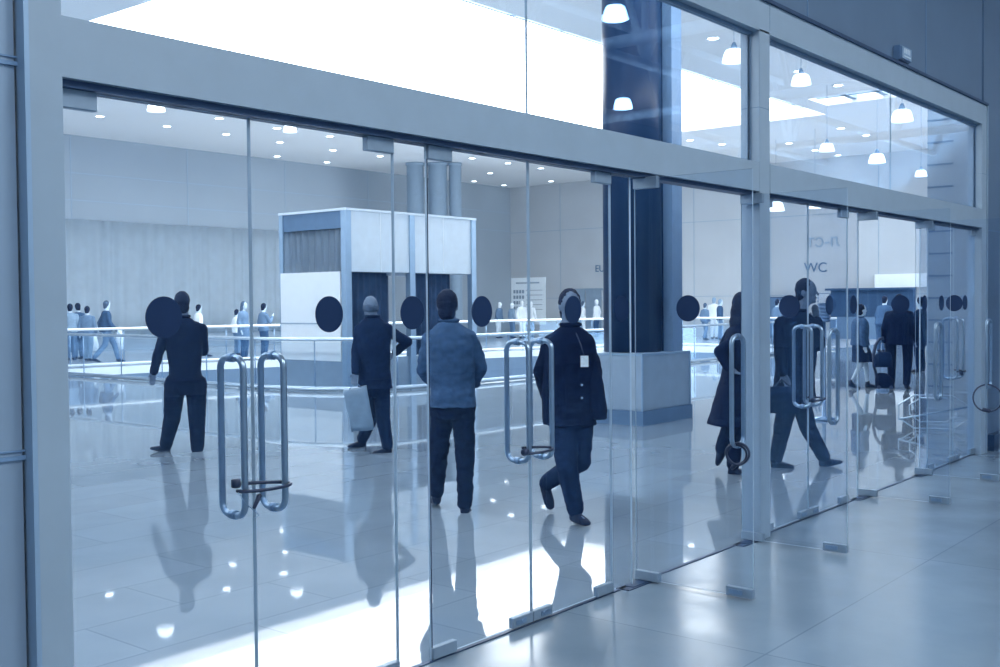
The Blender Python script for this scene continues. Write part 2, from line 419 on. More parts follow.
leaf(7.237, .818, 1, label='shut glass door leaf just right of the mullion, over the striding man')
leaf(8.85, .788, -1, label='shut glass door leaf right of the striding man, over the ribbed coil')
strip(8.85, 9.08, 'narrow fixed glass panel in front of the woman in the skirt')
leaf(9.2, .725, 1, True, label='open glass door leaf turned outwards, its disc over the suited man’s head')
leaf(10.66, .725, 1, True, label='open glass door leaf turned outwards at the right edge, cable loop on its handle')
strip(10.66, 10.89, 'narrow fixed glass panel furthest right, beside the tiled pier')
leaf(10.89, .805, 1, label='shut glass door leaf over the chrome rack, second from the right jamb')
leaf(12.44, .735, -1, label='shut glass door leaf hinged on the right jamb')
# floor spring plates
for n, (x, y) in enumerate(((5.53, -.02), (6.98, -.03), (9.14, -.02), (10.68, -.02))):
    bm = bmesh.new(); bx(bm, x-.16, x+.16, y-.045, y+.045, 0, .005); bx(bm, x-.09, x+.12, y-.03, y+.03, .005, .008)
    tag(link('floor_spring_plate', bm, 'dark_metal'), ['dark floor spring plate at the foot of the open door before the column',
        'dark floor spring plate at the foot of the mullion', 'dark floor spring plate below the open door over the suited man',
        'dark floor spring plate below the open door at the right edge'][n], 'floor spring', 'floor spring plates')

# ================================================================== LOCKS on the handles
def cable_lock(pts, key, label, r=.007, keycable=None):
    e = empty('cable_lock', Vector(pts[0]), 0, label, 'lock', 'cable locks')
    o = Vector(pts[0])
    bm = bmesh.new(); tube(bm, [Vector(p)-o for p in pts], r, 8); link('cable', bm, 'cable_black', e, True)
    bm = bmesh.new(); a, b = Vector(key[0])-o, Vector(key[1])-o; tube(bm, [a, a.lerp(b, .1), a.lerp(b, .9), b], [.012, .018, .018, .012], 12)
    link('lock_body', bm, 'cable_black', e, True)
    if keycable:
        bm = bmesh.new(); tube(bm, [Vector(p)-o for p in keycable[:-1]], .0018, 6)
        link('key_ring', bm, 'steel_dark', e)
        bm = bmesh.new(); q = Vector(keycable[-1])-o; capsule(bm, q-Vector((.012, 0, .02)), .007, q+Vector((.012, 0, .02)), .010)
        link('key', bm, 'cable_black', e)
    return e
def wrap(x0, x1, y, z, dz, sag=.02, n=28):
    """loop of cable round two pull handles"""
    out = []
    for k in range(n+1):
        t = 2*PI*k/n*.96
        out.append(((x0+x1)/2-(x1-x0)/2*math.cos(t), y-.045*math.sin(t), z+dz*(k/n)-sag*math.sin(t/2)))
    return out
cable_lock(wrap(2.575, 2.835, -.075, .985, .03), ((2.56, -.09, 1.0), (2.56, -.09, 1.035)), 'black cable lock looped round the leftmost pair of door handles',
           keycable=[(2.57, -.09, .98), (2.60, -.10, .93), (2.63, -.1, .91), (2.66, -.1, .88), (2.63, -.1, .87), (2.65, -.1, .935)])
cable_lock(wrap(4.37, 4.60, -.075, .925, .03, .01), ((4.34, -.09, .935), (4.375, -.09, .935)), 'black cable lock looped round the door handles beside the badge man')
cable_lock(wrap(7.93, 8.19, -.07, .925, .03, .01), ((7.93, -.09, .93), (7.96, -.09, .93)), 'black cable lock round the paired handles right of the mullion')
cable_lock(wrap(11.58, 11.82, -.07, .95, .02, .01), ((11.66, -.09, .95), (11.69, -.09, .91)), 'black cable lock round the paired handles near the right jamb')
def ring(c, r, ax, n=30, gap=.97):
    ax = Vector(ax).normalized()
    return [Vector(c)+ax*(r*math.sin(2*PI*k/n*gap))+Vector((0, 0, r*math.cos(2*PI*k/n*gap))) for k in range(n+1)]
cable_lock([p+Vector((.004*math.sin(i*.7), .004*math.cos(i*.5), 0)) for i, p in enumerate(ring((5.57, -.665, .835), .062, (.35, -.94, 0)))] +
           ring((5.575, -.655, .83), .055, (.5, -.86, 0)), ((5.58, -.64, .75), (5.58, -.625, .765)), 'black cable ring on the open door handle before the woman in the long coat')
cable_lock(ring((10.57, -.645, .78), .125, (.1, -.99, 0)), ((10.57, -.60, .675), (10.57, -.67, .66)), 'thin black cable loop hanging from the door handle at the right edge')

# ribbed coil at the open leaf's handle
e = empty('coil', (8.92, .55, 0), 0, 'ribbed pale coil with a white label seen behind the handle right of the striding man', 'coil')
p0 = G(824, 420); e.location = (p0.x, p0.y, 0)
d0 = (p0-CAMP); d0.z = 0; sc0 = d0.length/FPX
bm = bmesh.new(); zt, zb = 1.0, 0
def zpx(py, p): # height of an image row above the floor at a ground point
    r = ray(824, py); t = Vector((p.x-CAMP.x, p.y-CAMP.y)).length/Vector((r.x, r.y)).length
    return CAMP.z + r.z*t
z0, z1 = zpx(322, p0), zpx(293, p0); prof = [(.02, 0), (.16, .0), (.16, .03), (.03, .05), (.025, z0)]
lathe(bm, prof, seg=20); link('stand', bm, 'steel_dark', e)
bm = bmesh.new(); prof = []
for k in range(9):
    za = z0+(z1-z0)*k/9; zb = z0+(z1-z0)*(k+1)/9; prof += [(.075, za), (.092, za+.01), (.092, zb-.015), (.075, zb-.004)]
lathe(bm, prof, seg=20); link('spool', bm, 'column_light', e)
az = math.atan2(d0.x, d0.y)
bm = bmesh.new(); lz = zpx(303, p0)
bx(bm, -.07, .07, -.102, -.095, lz, zpx(294, p0)); o = link('label_card', bm, 'white_panel', e); o.rotation_euler = (0, 0, -az)

# ================================================================== COLUMN in the hall
e = empty('column', (13.31, 5.0, 0), 0, 'tall dark column standing on a grey square pedestal behind the glass doors', 'column')
bm = bmesh.new(); lathe(bm, [(.42, .98), (.42, HZ)], (.05, -.04, 0), 48); link('shaft', bm, 'column_dark', e)
bm = bmesh.new(); bx(bm, .31, .59, -.55, -.05, .98, HZ); link('pilaster', bm, 'column_light', e)
bm = bmesh.new(); bx(bm, .15, .31, -.40, .1, .98, HZ); link('reveal', bm, 'column_dark', e)
bm = bmesh.new(); bx(bm, -.65, .65, -.63, .63, .2, .955); bmesh.ops.bevel(bm, geom=bm.edges[:], offset=.006, segments=1, affect='EDGES'); link('pedestal', bm, 'column_base', e)
bm = bmesh.new(); bx(bm, -.66, .66, -.64, .64, .955, .98); link('cap', bm, 'kiosk_frame', e)
bm = bmesh.new(); bx(bm, -.68, .68, -.66, .66, 0, .2); link('plinth', bm, 'plinth', e)
bm = bmesh.new(); bx(bm, -.664, -.64, -.644, -.62, .2, .955); bx(bm, .64, .664, -.644, -.62, .2, .955); link('corner_trim', bm, 'kiosk_frame', e)
# far round columns behind the booth
for (px, rr, lab) in ((415, .38, 'far round grey column left of the door seam behind the booth'), (437.5, .42, 'far round grey column right of the door seam behind the booth'), (455, .28, 'thin far round column rightmost of the three behind the booth')):
    p = G(px, 163, HZ); bm = bmesh.new(); lathe(bm, [(rr, 0), (rr, HZ-.12), (rr*1.12, HZ-.12), (rr*1.12, HZ)], seg=32)
    o = link('round_column', bm, 'column_base'); o.location = (p.x, p.y, 0); tag(o, lab, 'column', 'round columns behind the booth')

# ================================================================== BOOTH in the well
e = empty('booth', (15.2, 13.0, 0), 0, 'box-shaped booth with pale header panels and dark curtains inside the railing', 'booth')
W, D_, zt = 4.1, 2.1, 3.62
def pt(x0, x1, y0, y1, z0, z1, nm, mt): 
    bm = bmesh.new(); bx(bm, x0, x1, y0, y1, z0, z1); return link(nm, bm, mt, e)
zb = -3.58
for x in (0, W*.46, W-.16):
    pt(x, x+.16, 0, .14, zb, zt, 'post', 'kiosk_frame')
for x in (0, W-.12): pt(x, x+.12, D_-.12, D_, zb, zt, 'post', 'kiosk_frame')
pt(-.01, W+.01, -.01, D_+.01, zt, zt+.05, 'roof', 'kiosk_panel')
for a, b in ((.16, W*.46), (W*.46+.16, W-.16)):
    pt(a, b, .03, .07, 2.37, zt, 'header_panel', 'kiosk_panel')
    pt((a+b)/2-.01, (a+b)/2+.01, .02, .03, 2.37, zt, 'panel_joint', 'white_panel')
    pt(a, b, .05, .09, zb, .55, 'apron', 'column_base')
def drape(nm, x0, x1, y, z0, z1, mt, parent, amp=.03, wl=.16, axis='x', wob=1.):
    bm = bmesh.new(); n = int(abs(x1-x0)/wl*8); rows = []
    for j in range(5):
        z = z0+(z1-z0)*j/4; row = []
        for i in range(n+1):
            u = x0+(x1-x0)*i/n; a = amp*(math.sin(2*PI*u/wl + wob*math.sin(u*3.1)) + .5*math.sin(2*PI*u/(wl*2.7)+j*.3))*(1-.25*j/4)
            row.append(bm.verts.new((u, y+a, z) if axis == 'x' else (y+a, u, z)))
        rows.append(row)
    for a, b in zip(rows, rows[1:]):
        for i in range(n): f = bm.faces.new((a[i], a[i+1], b[i+1], b[i])); f.smooth = True
    r = bmesh.ops.solidify(bm, geom=bm.faces[:], thickness=.01)
    return link(nm, bm, mt, parent)
for a, b in ((.16, W*.46), (W*.46+.16, W-.16)):
    drape('curtain', a, b-.45, .3, .55, 2.5, 'drape_dark', e)
pt(.2, 3.1, D_-.2, D_-.16, zb, zt, 'back_panel', 'drape_dark')
drape('side_curtain', .14, D_-.12, .07, 2.3, zt-.35, 'column_base', e, .03, .2, 'y')
pt(.02, .04, .14, D_-.12, zt-.36, zt, 'valance', 'plinth')
pt(-.02, .03, .16, D_-.05, .52, 2.37, 'side_panel', 'white_panel')
pt(-.03, -.02, .16, D_-.05, 1.28, 1.31, 'panel_joint', 'sign_faint')
pt(.0, .06, .14, D_-.12, zb, .52, 'side_base', 'column_base')
pt(.1, W-.1, .1, D_-.1, 2.36, 2.4, 'shelf', 'column_base')

# ================================================================== BALUSTRADES
def balustrade(path, label, top='rail_metal', zt=1.02, zlow=.06, step=1.6, r=.028, rl=.028):
    o = Vector((path[0][0], path[0][1], 0)); e = empty('balustrade', o, 0, label, 'balustrade', 'balustrades round the floor well')
    P = [Vector((x, y, 0))-o for x, y in path]
    for z, nm, rr in ((zt, 'top_rail', r), (zlow, 'bottom_rail', rl)):
        bm = bmesh.new(); tube(bm, [p+Vector((0, 0, z)) for p in P], rr, 10); link(nm, bm, top, e)
    L = [0]
    for a, b in zip(P, P[1:]): L.append(L[-1]+(b-a).length)
    def at(s):
        for i in range(len(P)-1):
            if s <= L[i+1]+1e-6: return P[i].lerp(P[i+1], (s-L[i])/(L[i+1]-L[i]))
        return P[-1]
    n = max(1, round(L[-1]/step))
    for i in range(n+1):
        q = at(L[-1]*i/n); bm = bmesh.new(); tube(bm, [q, q+Vector((0, 0, zt-.02))], .012, 8); link('baluster', bm, 'steel_dark', e)
    bm = bmesh.new()
    for a, b in zip(P, P[1:]):
        d = (b-a).normalized(); nrm = Vector((-d.y, d.x, 0))*.005
        v = []
        for q, zz in ((a, .1), (b, .1), (b, zt-.06), (a, zt-.06)): v.append(q+Vector((0, 0, zz)))
        A = [bm.verts.new(x+nrm) for x in v]; B = [bm.verts.new(x-nrm) for x in v]
        bm.faces.new(A); bm.faces.new(B[::-1])
        for k in range(4): bm.faces.new((A[k], B[k], B[(k+1) % 4], A[(k+1) % 4]))
    bmesh.ops.recalc_face_normals(bm, faces=bm.faces[:]); link('glass_infill', bm, 'glass_rail', e)
ins = .18
balustrade([(VX0-ins, 24.0), (VX0-ins, 13.5), (13.98, 12.62), (14.43, 11.9), (15.08, 11.42), (15.9, VY0-ins), (24, VY0-ins), (33, VY0-ins)],
           'long bent glass balustrade with steel rails in front of the booth', r=.034, rl=.045)
balustrade([(p[0], p[1]+.2) for p in far], 'far glass balustrade with white rail beyond the floor well', 'slab_white', 1.06, .08, r=.04, rl=.03)
balustrade([(VX1+.2, 11.2), (VX1+.2, 17.2)], 'short glass balustrade with white rail at the right end of the floor well', 'slab_white', 1.06, .08, r=.04, rl=.03)
# slanting brace bars seen low behind the far rail
for a, b, lab in (((181, 380, .0), (215, 318, .9), 'slanting thin dark bar behind the man with hand at his side'), ):
    pass

# ================================================================== LAMPS
def pendant(p, dia, label, cz=HZ, gm='lamp_glass'):
    e = empty('pendant_lamp', p, 0, label, 'pendant lamp', 'bell-shaped pendant lamps')
    k = dia/.5; bm = bmesh.new()
    lathe(bm, [(.235*k, -.15*k), (.25*k, -.145*k), (.245*k, -.12*k), (.225*k, -.03*k), (.20*k, .05*k), (.17*k, .10*k), (.12*k, .12*k), (.08*k, .125*k)], seg=28)
    link('shade', bm, gm, e)
    bm = bmesh.new(); lathe(bm, [(.08*k, .125*k), (.06*k, .20*k), (.03*k, .26*k)], seg=16); link('lamp_holder', bm, 'lamp_metal', e)
    bm = bmesh.new(); tube(bm, [(0, 0, .25*k), (0, 0, cz-p[2])], .006, 6); link('cord', bm, 'lamp_metal', e)
for px, py, z, w, lab in ((156, 106, 6.9, 18, 'bell pendant lamp at far left under the transom, above the empty glass'),
        (290, 128, 6.9, 14, 'bell pendant lamp above the pale booth, right of the first door seam'),
        (734, 55, 6.9, 24, 'bell pendant lamp partly cut by the mullion, above the bright skylight'),
        (801, 79, 6.9, 20, 'bell pendant lamp just right of the mullion, at the skylight edge'),
        (902, 115, 6.6, 22, 'largest bell pendant lamp in the right upper pane'),
        (827, 147, 6.2, 15, 'bell pendant lamp low in the right upper pane, left of two'),
        (877, 158, 6.0, 17, 'bell pendant lamp low in the right upper pane above the transom, middle one'),
        (921, 173, 5.4, 12, 'small bell pendant lamp furthest right in the upper pane'),
        (776, 206, 5.4, 17, 'bell lamp added for a reflection in the open door, just under the transom right of the mullion'),  # this lamp and the next are open-door reflections, built solid
        (815, 205, 5.2, 12, 'smaller bell lamp added for a door reflection under the transom, second from the mullion')):
    p = G(px, py, z); dpt = (p-CAMP).dot(F_); pendant(p, w*dpt/FPX, lab)
# two lamps of the same kind hang in the lobby behind the viewpoint (their mirror images stand on the dark column)
for px, py, w, lab in ((615, 12, 26, 'bell pendant lamp in the lobby mirrored high on the dark column'), (623, 103, 19, 'bell pendant lamp in the lobby mirrored lower on the dark column')):
    p = G(px, py, 6.3); dpt = (p-CAMP).dot(F_); q = Vector((p.x, -p.y, p.z)); pendant(q, w*dpt/FPX, lab, 9.0, 'lamp_glass_bright')
DL = [(100,116),(167,126),(219,118),(226,134),(277,128),(280,142),(277,156),(327,162),(330,136),(333,150),(380,156),(472,158),(508,163),(490,173),(474,181),(504,185),(541,168),(551,181),
      (713,38),(799,71),(838,85),(841,128),(866,135),(815,150),(838,155),(789,143),(722,144),(690,140)]
first = None
for k, (px, py) in enumerate(DL):
    p = G(px, py, HZ)
    if first is None:
        e = empty('recessed_downlight', (p.x, p.y, HZ), 0, 'small round recessed downlight glowing in the hall ceiling', 'downlight', 'recessed ceiling downlights')
        bm = bmesh.new(); lathe(bm, [(.15, -.02), (.15, .0), (.12, .0), (.12, -.02)], seg=20, cap=False); a = link('trim_ring', bm, 'slab_white', e)
        bm = bmesh.new(); lathe(bm, [(.12, -.016), (.12, -.004)], seg=20); b = link('lens', bm, 'downlight_glow', e)
        first = (e, a, b)
    else:
        e = first[0].copy(); COL.objects.link(e); e.location = (p.x, p.y, HZ)
        for ch in first[1:]:
            c = ch.copy(); COL.objects.link(c); c.parent = e
# ---- lobby roof trusses (their mirror images show in the upper glass)
def truss(y, z, xs, label):
    e = empty('roof_truss', (0, y, z), 0, label, 'roof truss', 'lobby roof trusses')
    bm = bmesh.new(); tube(bm, [(3, 0, 0), (37, 0, 0)], .10, 10); link('bottom_chord', bm, 'truss_paint', e)
    bm = bmesh.new(); tube(bm, [(3, 0, 2.3), (37, 0, 2.3)], .10, 10); link('top_chord', bm, 'truss_paint', e)
    for x in xs:
        for dx, dy in ((0, 0), (-1.2, .0), (1.4, 0)):
            bm = bmesh.new(); tube(bm, [(x, 0, 0), (x+dx, dy, 2.3)], .075, 8); link('strut', bm, 'truss_paint', e)
truss(-8.2, 6.5, (12, 19, 26, 33.4), 'white lobby roof truss nearer the glass front')
truss(-11.9, 6.5, (12, 19, 26, 34), 'white lobby roof truss further from the glass front')
for k, x in enumerate((16, 22.5, 30)):
    bm = bmesh.new(); tube(bm, [(x, -13.9, 6.2), (x, -.3, 6.2)], .11, 10)
    tag(link('roof_beam', bm, 'truss_paint'), 'white tubular beam crossing the lobby, %s' % ['nearest the viewpoint', 'middle one', 'furthest along'][k], 'roof beam', 'lobby cross beams')

# ================================================================== EXIT-TYPE SIGN on the cladding
e = empty('emergency_sign', (9.86, -.02, 3.85), 0, 'small box sign with raised marks fixed on the cladding above the right glass front', 'sign')
bm = bmesh.new(); bx(bm, 0, .27, -.075, 0, 0, .13); bmesh.ops.bevel(bm, geom=bm.edges[:], offset=.01, segments=2, affect='EDGES'); link('housing', bm, 'steel_dark', e)
bm = bmesh.new(); bx(bm, .015, .255, -.082, -.075, .012, .118); link('cover', bm, 'kiosk_frame', e)
bm = bmesh.new()
for k in range(4): bx(bm, .06+.042*k, .08+.042*k, -.086, -.082, .06, .105)
bx(bm, .05, .22, -.086, -.082, .03, .042); link('raised_marks', bm, 'kiosk_panel', e)

# ================================================================== WALL SIGNS / BACKGROUND FURNITURE on the right wall
def text(name, s, loc, size, mt, label, mirror=False, cat='lettering'):
    cu = bpy.data.curves.new(name, 'FONT'); cu.body = s; cu.size = size; cu.extrude = .01; cu.align_x = 'CENTER'; cu.align_y = 'CENTER'
    t = bpy.data.objects.new('tmp', cu); COL.objects.link(t)
    dg = bpy.context.evaluated_depsgraph_get(); dg.update()
    me = bpy.data.meshes.new_from_object(t.evaluated_get(dg)); bpy.data.objects.remove(t)
    if mirror:
        for v in me.vertices: v.co.x = -v.co.x
    me.materials.clear(); me.materials.append(M[mt])
    o = bpy.data.objects.new(name, me); COL.objects.link(o); o.location = loc; o.rotation_euler = (PI/2, 0, -PI/2)
    return tag(o, label, cat)
X1 = HX1-.02
text('lettering', 'WC', (HX1-.04, 16.45, 3.13), .62, 'sign_ink', 'dark letters WC on the pale side wall')
text('lettering', 'л-ст', (HX1-.04, 16.1, 4.3), .8, 'sign_faint', 'reflection of an outer sign, drawn as faint mirrored lettering on the pale side wall', True)  # painted reflection of an outer sign, set on the wall
box_ = lambda nm, y0, y1, z0, z1, x0, mt, lab, cat: tag(box(nm, x0, HX1-.015, y0, y1, z0, z1, mt), lab, cat)
# notice board behind the booth
e = empty('notice_board', (HX1-.02, 34, 0), 0, 'pale notice board with a printed grid on the wall right of the booth', 'notice board')
def nb(y0, y1, z0, z1, x, nm, mt): bm = bmesh.new(); bx(bm, x-.03, x, y0-34, y1-34, z0, z1); return link(nm, bm, mt, e)
nb(31.6, 33.95, .5, 3.05, 0, 'panel', 'sign_white_glow')
for i in range(4):
    for j in range(4): nb(33.05+i*.2, 33.18+i*.2, 1.3+j*.3, 1.48+j*.3, -.03, 'printed_square', 'column_base')
nb(32.0, 33.6, 2.72, 2.8, -.03, 'heading', 'sign_faint')
for j in range(5): nb(31.8, 32.9, 1.3+j*.26, 1.33+j*.26, -.03, 'text_line', 'sign_faint')
# white fascia sign + dark stall below
e = empty('stall', (HX1-.6, 13, 0), 0, 'dark open stall against the side wall below the white fascia sign', 'stall')
def st(y0, y1, z0, z1, x0, x1, nm, mt): bm = bmesh.new(); bx(bm, x0, x1, y0-13, y1-13, z0, z1); return link(nm, bm, mt, e)
st(12.0, 15.6, 0, 2.1, .2, .55, 'back_panel', 'cloth_slate'); st(12.0, 15.7, 2.1, 2.19, -.2, .55, 'canopy', 'cloth_slate')
st(12.6, 15.4, 0, .95, -.4, -.1, 'counter', 'cloth_mid')
e = empty('fascia_sign', (HX1-.03, 12, 0), 0, 'blank white fascia sign on the side wall above the dark stall', 'sign')
bm = bmesh.new(); bx(bm, -.08, 0, -1.6, 1.75, 2.2, 2.78); link('face', bm, 'sign_white_glow', e)
bm = bmesh.new(); bx(bm, -.05, .01, -1.65, 1.8, 2.2, 2.215); link('frame', bm, 'steel_dark', e)
e = empty('wall_cabinet', (HX1-.4, 18, 0), 0, 'low dark cabinet against the side wall just right of the mullion', 'cabinet')
bm = bmesh.new(); bx(bm, -.1, .36, -.8, .9, 0, 1.85); link('body', bm, 'cloth_slate', e)
bm = bmesh.new(); bx(bm, -.12, -.1, -.75, .02, .05, 1.8); link('door', bm, 'cloth_mid', e)
bm = bmesh.new(); bx(bm, -.12, -.1, .06, .85, .05, 1.8); link('door', bm, 'cloth_mid', e)
# dark doorway far behind the badge man
e = empty('door_far', (HX1-.02, 29, 0), 0, 'dark double doorway in the far side wall behind the badge man', 'door'); e['kind'] = 'structure'
for y in (-1.0, 0.02):
    bm = bmesh.new(); bx(bm, -.04, 0, y, y+.96, 0, 2.3); link('door_panel', bm, 'column_base', e)
bm = bmesh.new(); bx(bm, -.06, 0, -1.1, 1.1, 2.3, 2.4); link('lintel', bm, 'frame_paint', e)
text('lettering', 'EUROP', (HX1-.04, 27.6, 3.4), .5, 'sign_ink', 'small two-line dark lettering on the far wall beside the dark column').data
# pale drapes on the back wall
o = drape('wall_drape', 19.5, 31.5, HY1-.15, .6, 4.9, 'drape_pale', None, .07, .55); tag(o, 'long pale drape hanging in folds on the back wall', 'curtain')

# ================================================================== CHROME RACK
p = G(933, 429); d0 = p-CAMP; az = math.atan2(d0.x, d0.y); sc = d0.dot(F_)/FPX
e = empty('chrome_rack', (p.x, p.y, 0), -az, 'low chrome tubular rack of octagon hoops on the hall floor behind the right-hand doors', 'rack')
def octa(w, h, z0, y, c): return [(s*w/2*a, y, z0+h*b) for s, a, b in ((-1, 1, .3), (-1, 1, .7), (-1, .55, 1), (1, .55, 1), (1, 1, .7), (1, 1, .3), (1, .55, 0), (-1, .55, 0))]
for w, h, z0, y, nm in ((64*sc, 33*sc, .02, -.15, 'hoop'), (44*sc, 24*sc, .08, .1, 'hoop')):
    bm = bmesh.new(); tube(bm, octa(w, h, z0, y, 0), .011, 8, closed=True); link(nm, bm, 'rail_metal', e)
for (a, b) in (((-32*sc, -.15, 10*sc), (32*sc, -.15, 24*sc)), ((-32*sc, -.15, 10*sc), (-22*sc, .1, 10*sc)), ((32*sc, -.15, 24*sc), (22*sc, .1, 20*sc))):
    bm = bmesh.new(); tube(bm, [a, b], .012, 8); link('crossbar', bm, 'steel', e)

# ================================================================== PEOPLE
class Fig:
    def __init__(s, px, py, z=0.):
        s.root = G(px, py, z); d = s.root-CAMP; s.a = math.atan2(d.x, d.y)
        s.ri = Vector((math.cos(s.a), -math.sin(s.a), 0)); s.aw = Vector((math.sin(s.a), math.cos(s.a), 0))
    def J(s, px, py, d=0.):
        r = ray(px, py); t = ((s.root-CAMP).dot(s.aw)+d)/r.dot(s.aw); q = CAMP+r*t-s.root
        return Vector((q.dot(s.ri), d, q.z))
def std_pose(h, phi, stride=.0, arm=.0, lean=.0, armup=None, spread=.09):
    """generic pose, phi = heading in degrees (0 = away from the viewer, 90 = image right, 180 = towards)"""
    k = h/1.75; f = Vector((math.sin(math.radians(phi)), math.cos(math.radians(phi)), 0)); r = Vector((f.y, -f.x, 0)); Z = Vector((0, 0, 1))
    P = lambda a, b, c: (r*a + f*b + Z*c)*k
    j = dict(face=f)
    j['hipA'], j['hipB'] = P(-spread, 0, .92), P(spread, 0, .92)
    j['shA'], j['shB'] = P(-.19, lean, 1.42), P(.19, lean, 1.42)
    j['neck'] = P(0, lean, 1.475); j['head'] = P(0, lean+.03, 1.63)
    s = stride
    j['knA'], j['knB'] = P(-spread, .04+s*.45, .5), P(spread, .05-s*.25, .5)
    j['anA'], j['anB'] = P(-spread, s*.75, .09), P(spread, -s*.85, .09+.1*abs(s))
    j['toeA'], j['toeB'] = P(-spread-.01, s*.75+.19, .03), P(spread+.01, -s*.85+.17, .03)
    a = arm
    j['elA'], j['elB'] = P(-.25, lean-.03-a*.5, 1.13), P(.25, lean-.03+a*.3, 1.13)
    j['wrA'], j['wrB'] = P(-.26, lean+.03-a*.6, .88), P(.26, lean+.06+a*.8, .9)
    if armup: # one forearm raised
        j['elB'] = P(.25, .10, 1.15); j['wrB'] = P(.10, .27, 1.32)
    for s_ in 'AB':
        d = (j['wr'+s_]-j['el'+s_]).normalized(); j['ha'+s_] = j['wr'+s_]+d*.1*k
    return j
def hand(bm, wr, tip, side, k, curl=.35):
    wr, tip = Vector(wr), Vector(tip); d = (tip-wr).normalized(); side = Vector(side)
    w = (side - d*side.dot(d)).normalized(); n = d.cross(w)
    palm = wr + d*.085*k
    for q in (-.026, -.009, .009, .026):
        capsule(bm, wr+w*q*.7*k, .013*k, palm+w*q*k, .0125*k, 8)
    for q, L in ((-.028, .062), (-.009, .075), (.010, .07), (.028, .055)):
        a = palm+w*q*k; b = a+(d+n*curl*.5).normalized()*L*.5*k; c = b+(d*.7+n*curl*1.4).normalized()*L*.5*k
        capsule(bm, a, .0095*k, b, .009*k, 8); capsule(bm, b, .009*k, c, .0078*k, 8)
    a = wr+d*.03*k-w*.025*k; b = a+(d*.6-w*.8+n*.3).normalized()*.035*k; c = b+(d-w*.15+n*.4).normalized()*.03*k
    capsule(bm, a, .012*k, b, .010*k, 8); capsule(bm, b, .010*k, c, .0085*k, 8)
def build_person(loc, rz, j, label, k=1., skin='skin', top='cloth_navy', bottom='cloth_navy', hairm='hair_dark', hair='short', hem=.10, shoem='shoe_black',
                 voxel=.007, group=None, fingers=True, skirt=None, bulk=1., hemw=1., sleeves=True, wr=.004, shirt=None, wide=1.):
    e = empty('person', loc, rz, label, 'person', group)
    f = Vector(j['face']).normalized(); Z = Vector((0, 0, 1))
    hc = j['head']; side = f.cross(Z).normalized()
    W = (j['shB']-j['shA']); W.z = 0; shw = W.length/2; W = W.normalized(); Dv = Z.cross(W)
    wid = max(shw, .17*k)
    pel = (j['hipA']+j['hipB'])/2; nk = j['neck']; up = (nk-pel)
    # ---- body, one skin
    bm = bmesh.new()
    ellip(bm, hc+Z*.015*k, (.080*k, .098*k, .112*k), f); ellip(bm, hc+f*.026*k-Z*.058*k, (.060*k, .066*k, .066*k), f)
    if voxel < .012:
        capsule(bm, hc+f*.092*k+Z*.012*k, .009*k, hc+f*.113*k-Z*.022*k, .0135*k, 8)
        capsule(bm, hc+f*.09*k-Z*.055*k-side*.02*k, .008*k, hc+f*.09*k-Z*.055*k+side*.02*k, .008*k, 8)
        capsule(bm, hc+f*.086*k+Z*.028*k-side*.035*k, .009*k, hc+f*.086*k+Z*.028*k+side*.035*k, .009*k, 8)
        ellip(bm, hc+f*.075*k-Z*.095*k, (.022*k, .02*k, .018*k), f, seg=10)
        for sg in (-1, 1): ellip(bm, hc+side*sg*.078*k-f*.008*k-Z*.005*k, (.012*k, .024*k, .034*k), f, seg=12)
    capsule(bm, hc-Z*.05*k-f*.015*k, .062*k, nk-Z*.04*k, .072*k)
    rings = []
    for t, a, b in ((-.10, .12, .09), (0, .155, .11), (.22, .135, .10), (.5, .150, .11), (.72, .165, .115), (.86, .130, .09), (.95, .075, .065), (1.0, .06, .055)):
        rings.append((pel+up*t, W, a*k, Dv, b*k))
    loft(bm, rings)
    for s in 'AB':
        capsule(bm, j['sh'+s]-Z*.05*k, .045*k, j['el'+s], .04*k); capsule(bm, j['el'+s], .04*k, j['wr'+s], .027*k)
        capsule(bm, j['sh'+s]-Z*.05*k, .045*k, nk+(j['sh'+s]-nk)*.3-Z*.08*k, .055*k)
        capsule(bm, j['hip'+s], .082*k, j['kn'+s], .056*k); capsule(bm, j['kn'+s], .056*k, j['an'+s], .036*k)
        capsule(bm, j['an'+s]-Z*.03*k, .028*k, j['an'+s].lerp(j['toe'+s], .8), .014*k)
        capsule(bm, pel, .09*k, j['hip'+s], .085*k)
        if fingers: hand(bm, j['wr'+s], j['ha'+s], j.get('hs'+s, f), k)
        else: capsule(bm, j['wr'+s], .03*k, j['ha'+s]+(j['ha'+s]-j['wr'+s])*.4, .028*k)
    remesh(bm, 'body', voxel, skin, e, 3)
    # ---- hair
    bm = bmesh.new()
    if hair in ('short', 'long', 'bob'):
        ellip(bm, hc-f*.017*k+Z*.029*k, (.088*k, .098*k, .111*k), f); ellip(bm, hc-f*.046*k-Z*.045*k, (.074*k, .060*k, .085*k), f)
    if hair == 'bob': ellip(bm, hc-f*.04*k-Z*.03*k, (.088*k, .075*k, .10*k), f)
    if hair == 'long':
        ellip(bm, hc-f*.05*k-Z*.07*k, (.095*k, .075*k, .13*k), f); ellip(bm, hc-f*.07*k-Z*.16*k, (.10*k, .06*k, .11*k), f)
    if hair == 'bald':
        for a in range(-5, 6):
            an = a*.33; v = (-f*math.cos(an)+side*math.sin(an)); q = hc+Vector((v.x*.076, v.y*.084, 0))*k
            ellip(bm, q-Z*.012*k, (.021*k, .021*k, .045*k), f, seg=10)
    remesh(bm, 'hair', max(voxel, .006), hairm, e, 3, .004 if voxel < .012 else 0, 30)
    # ---- trousers or skirt
    bm = bmesh.new()
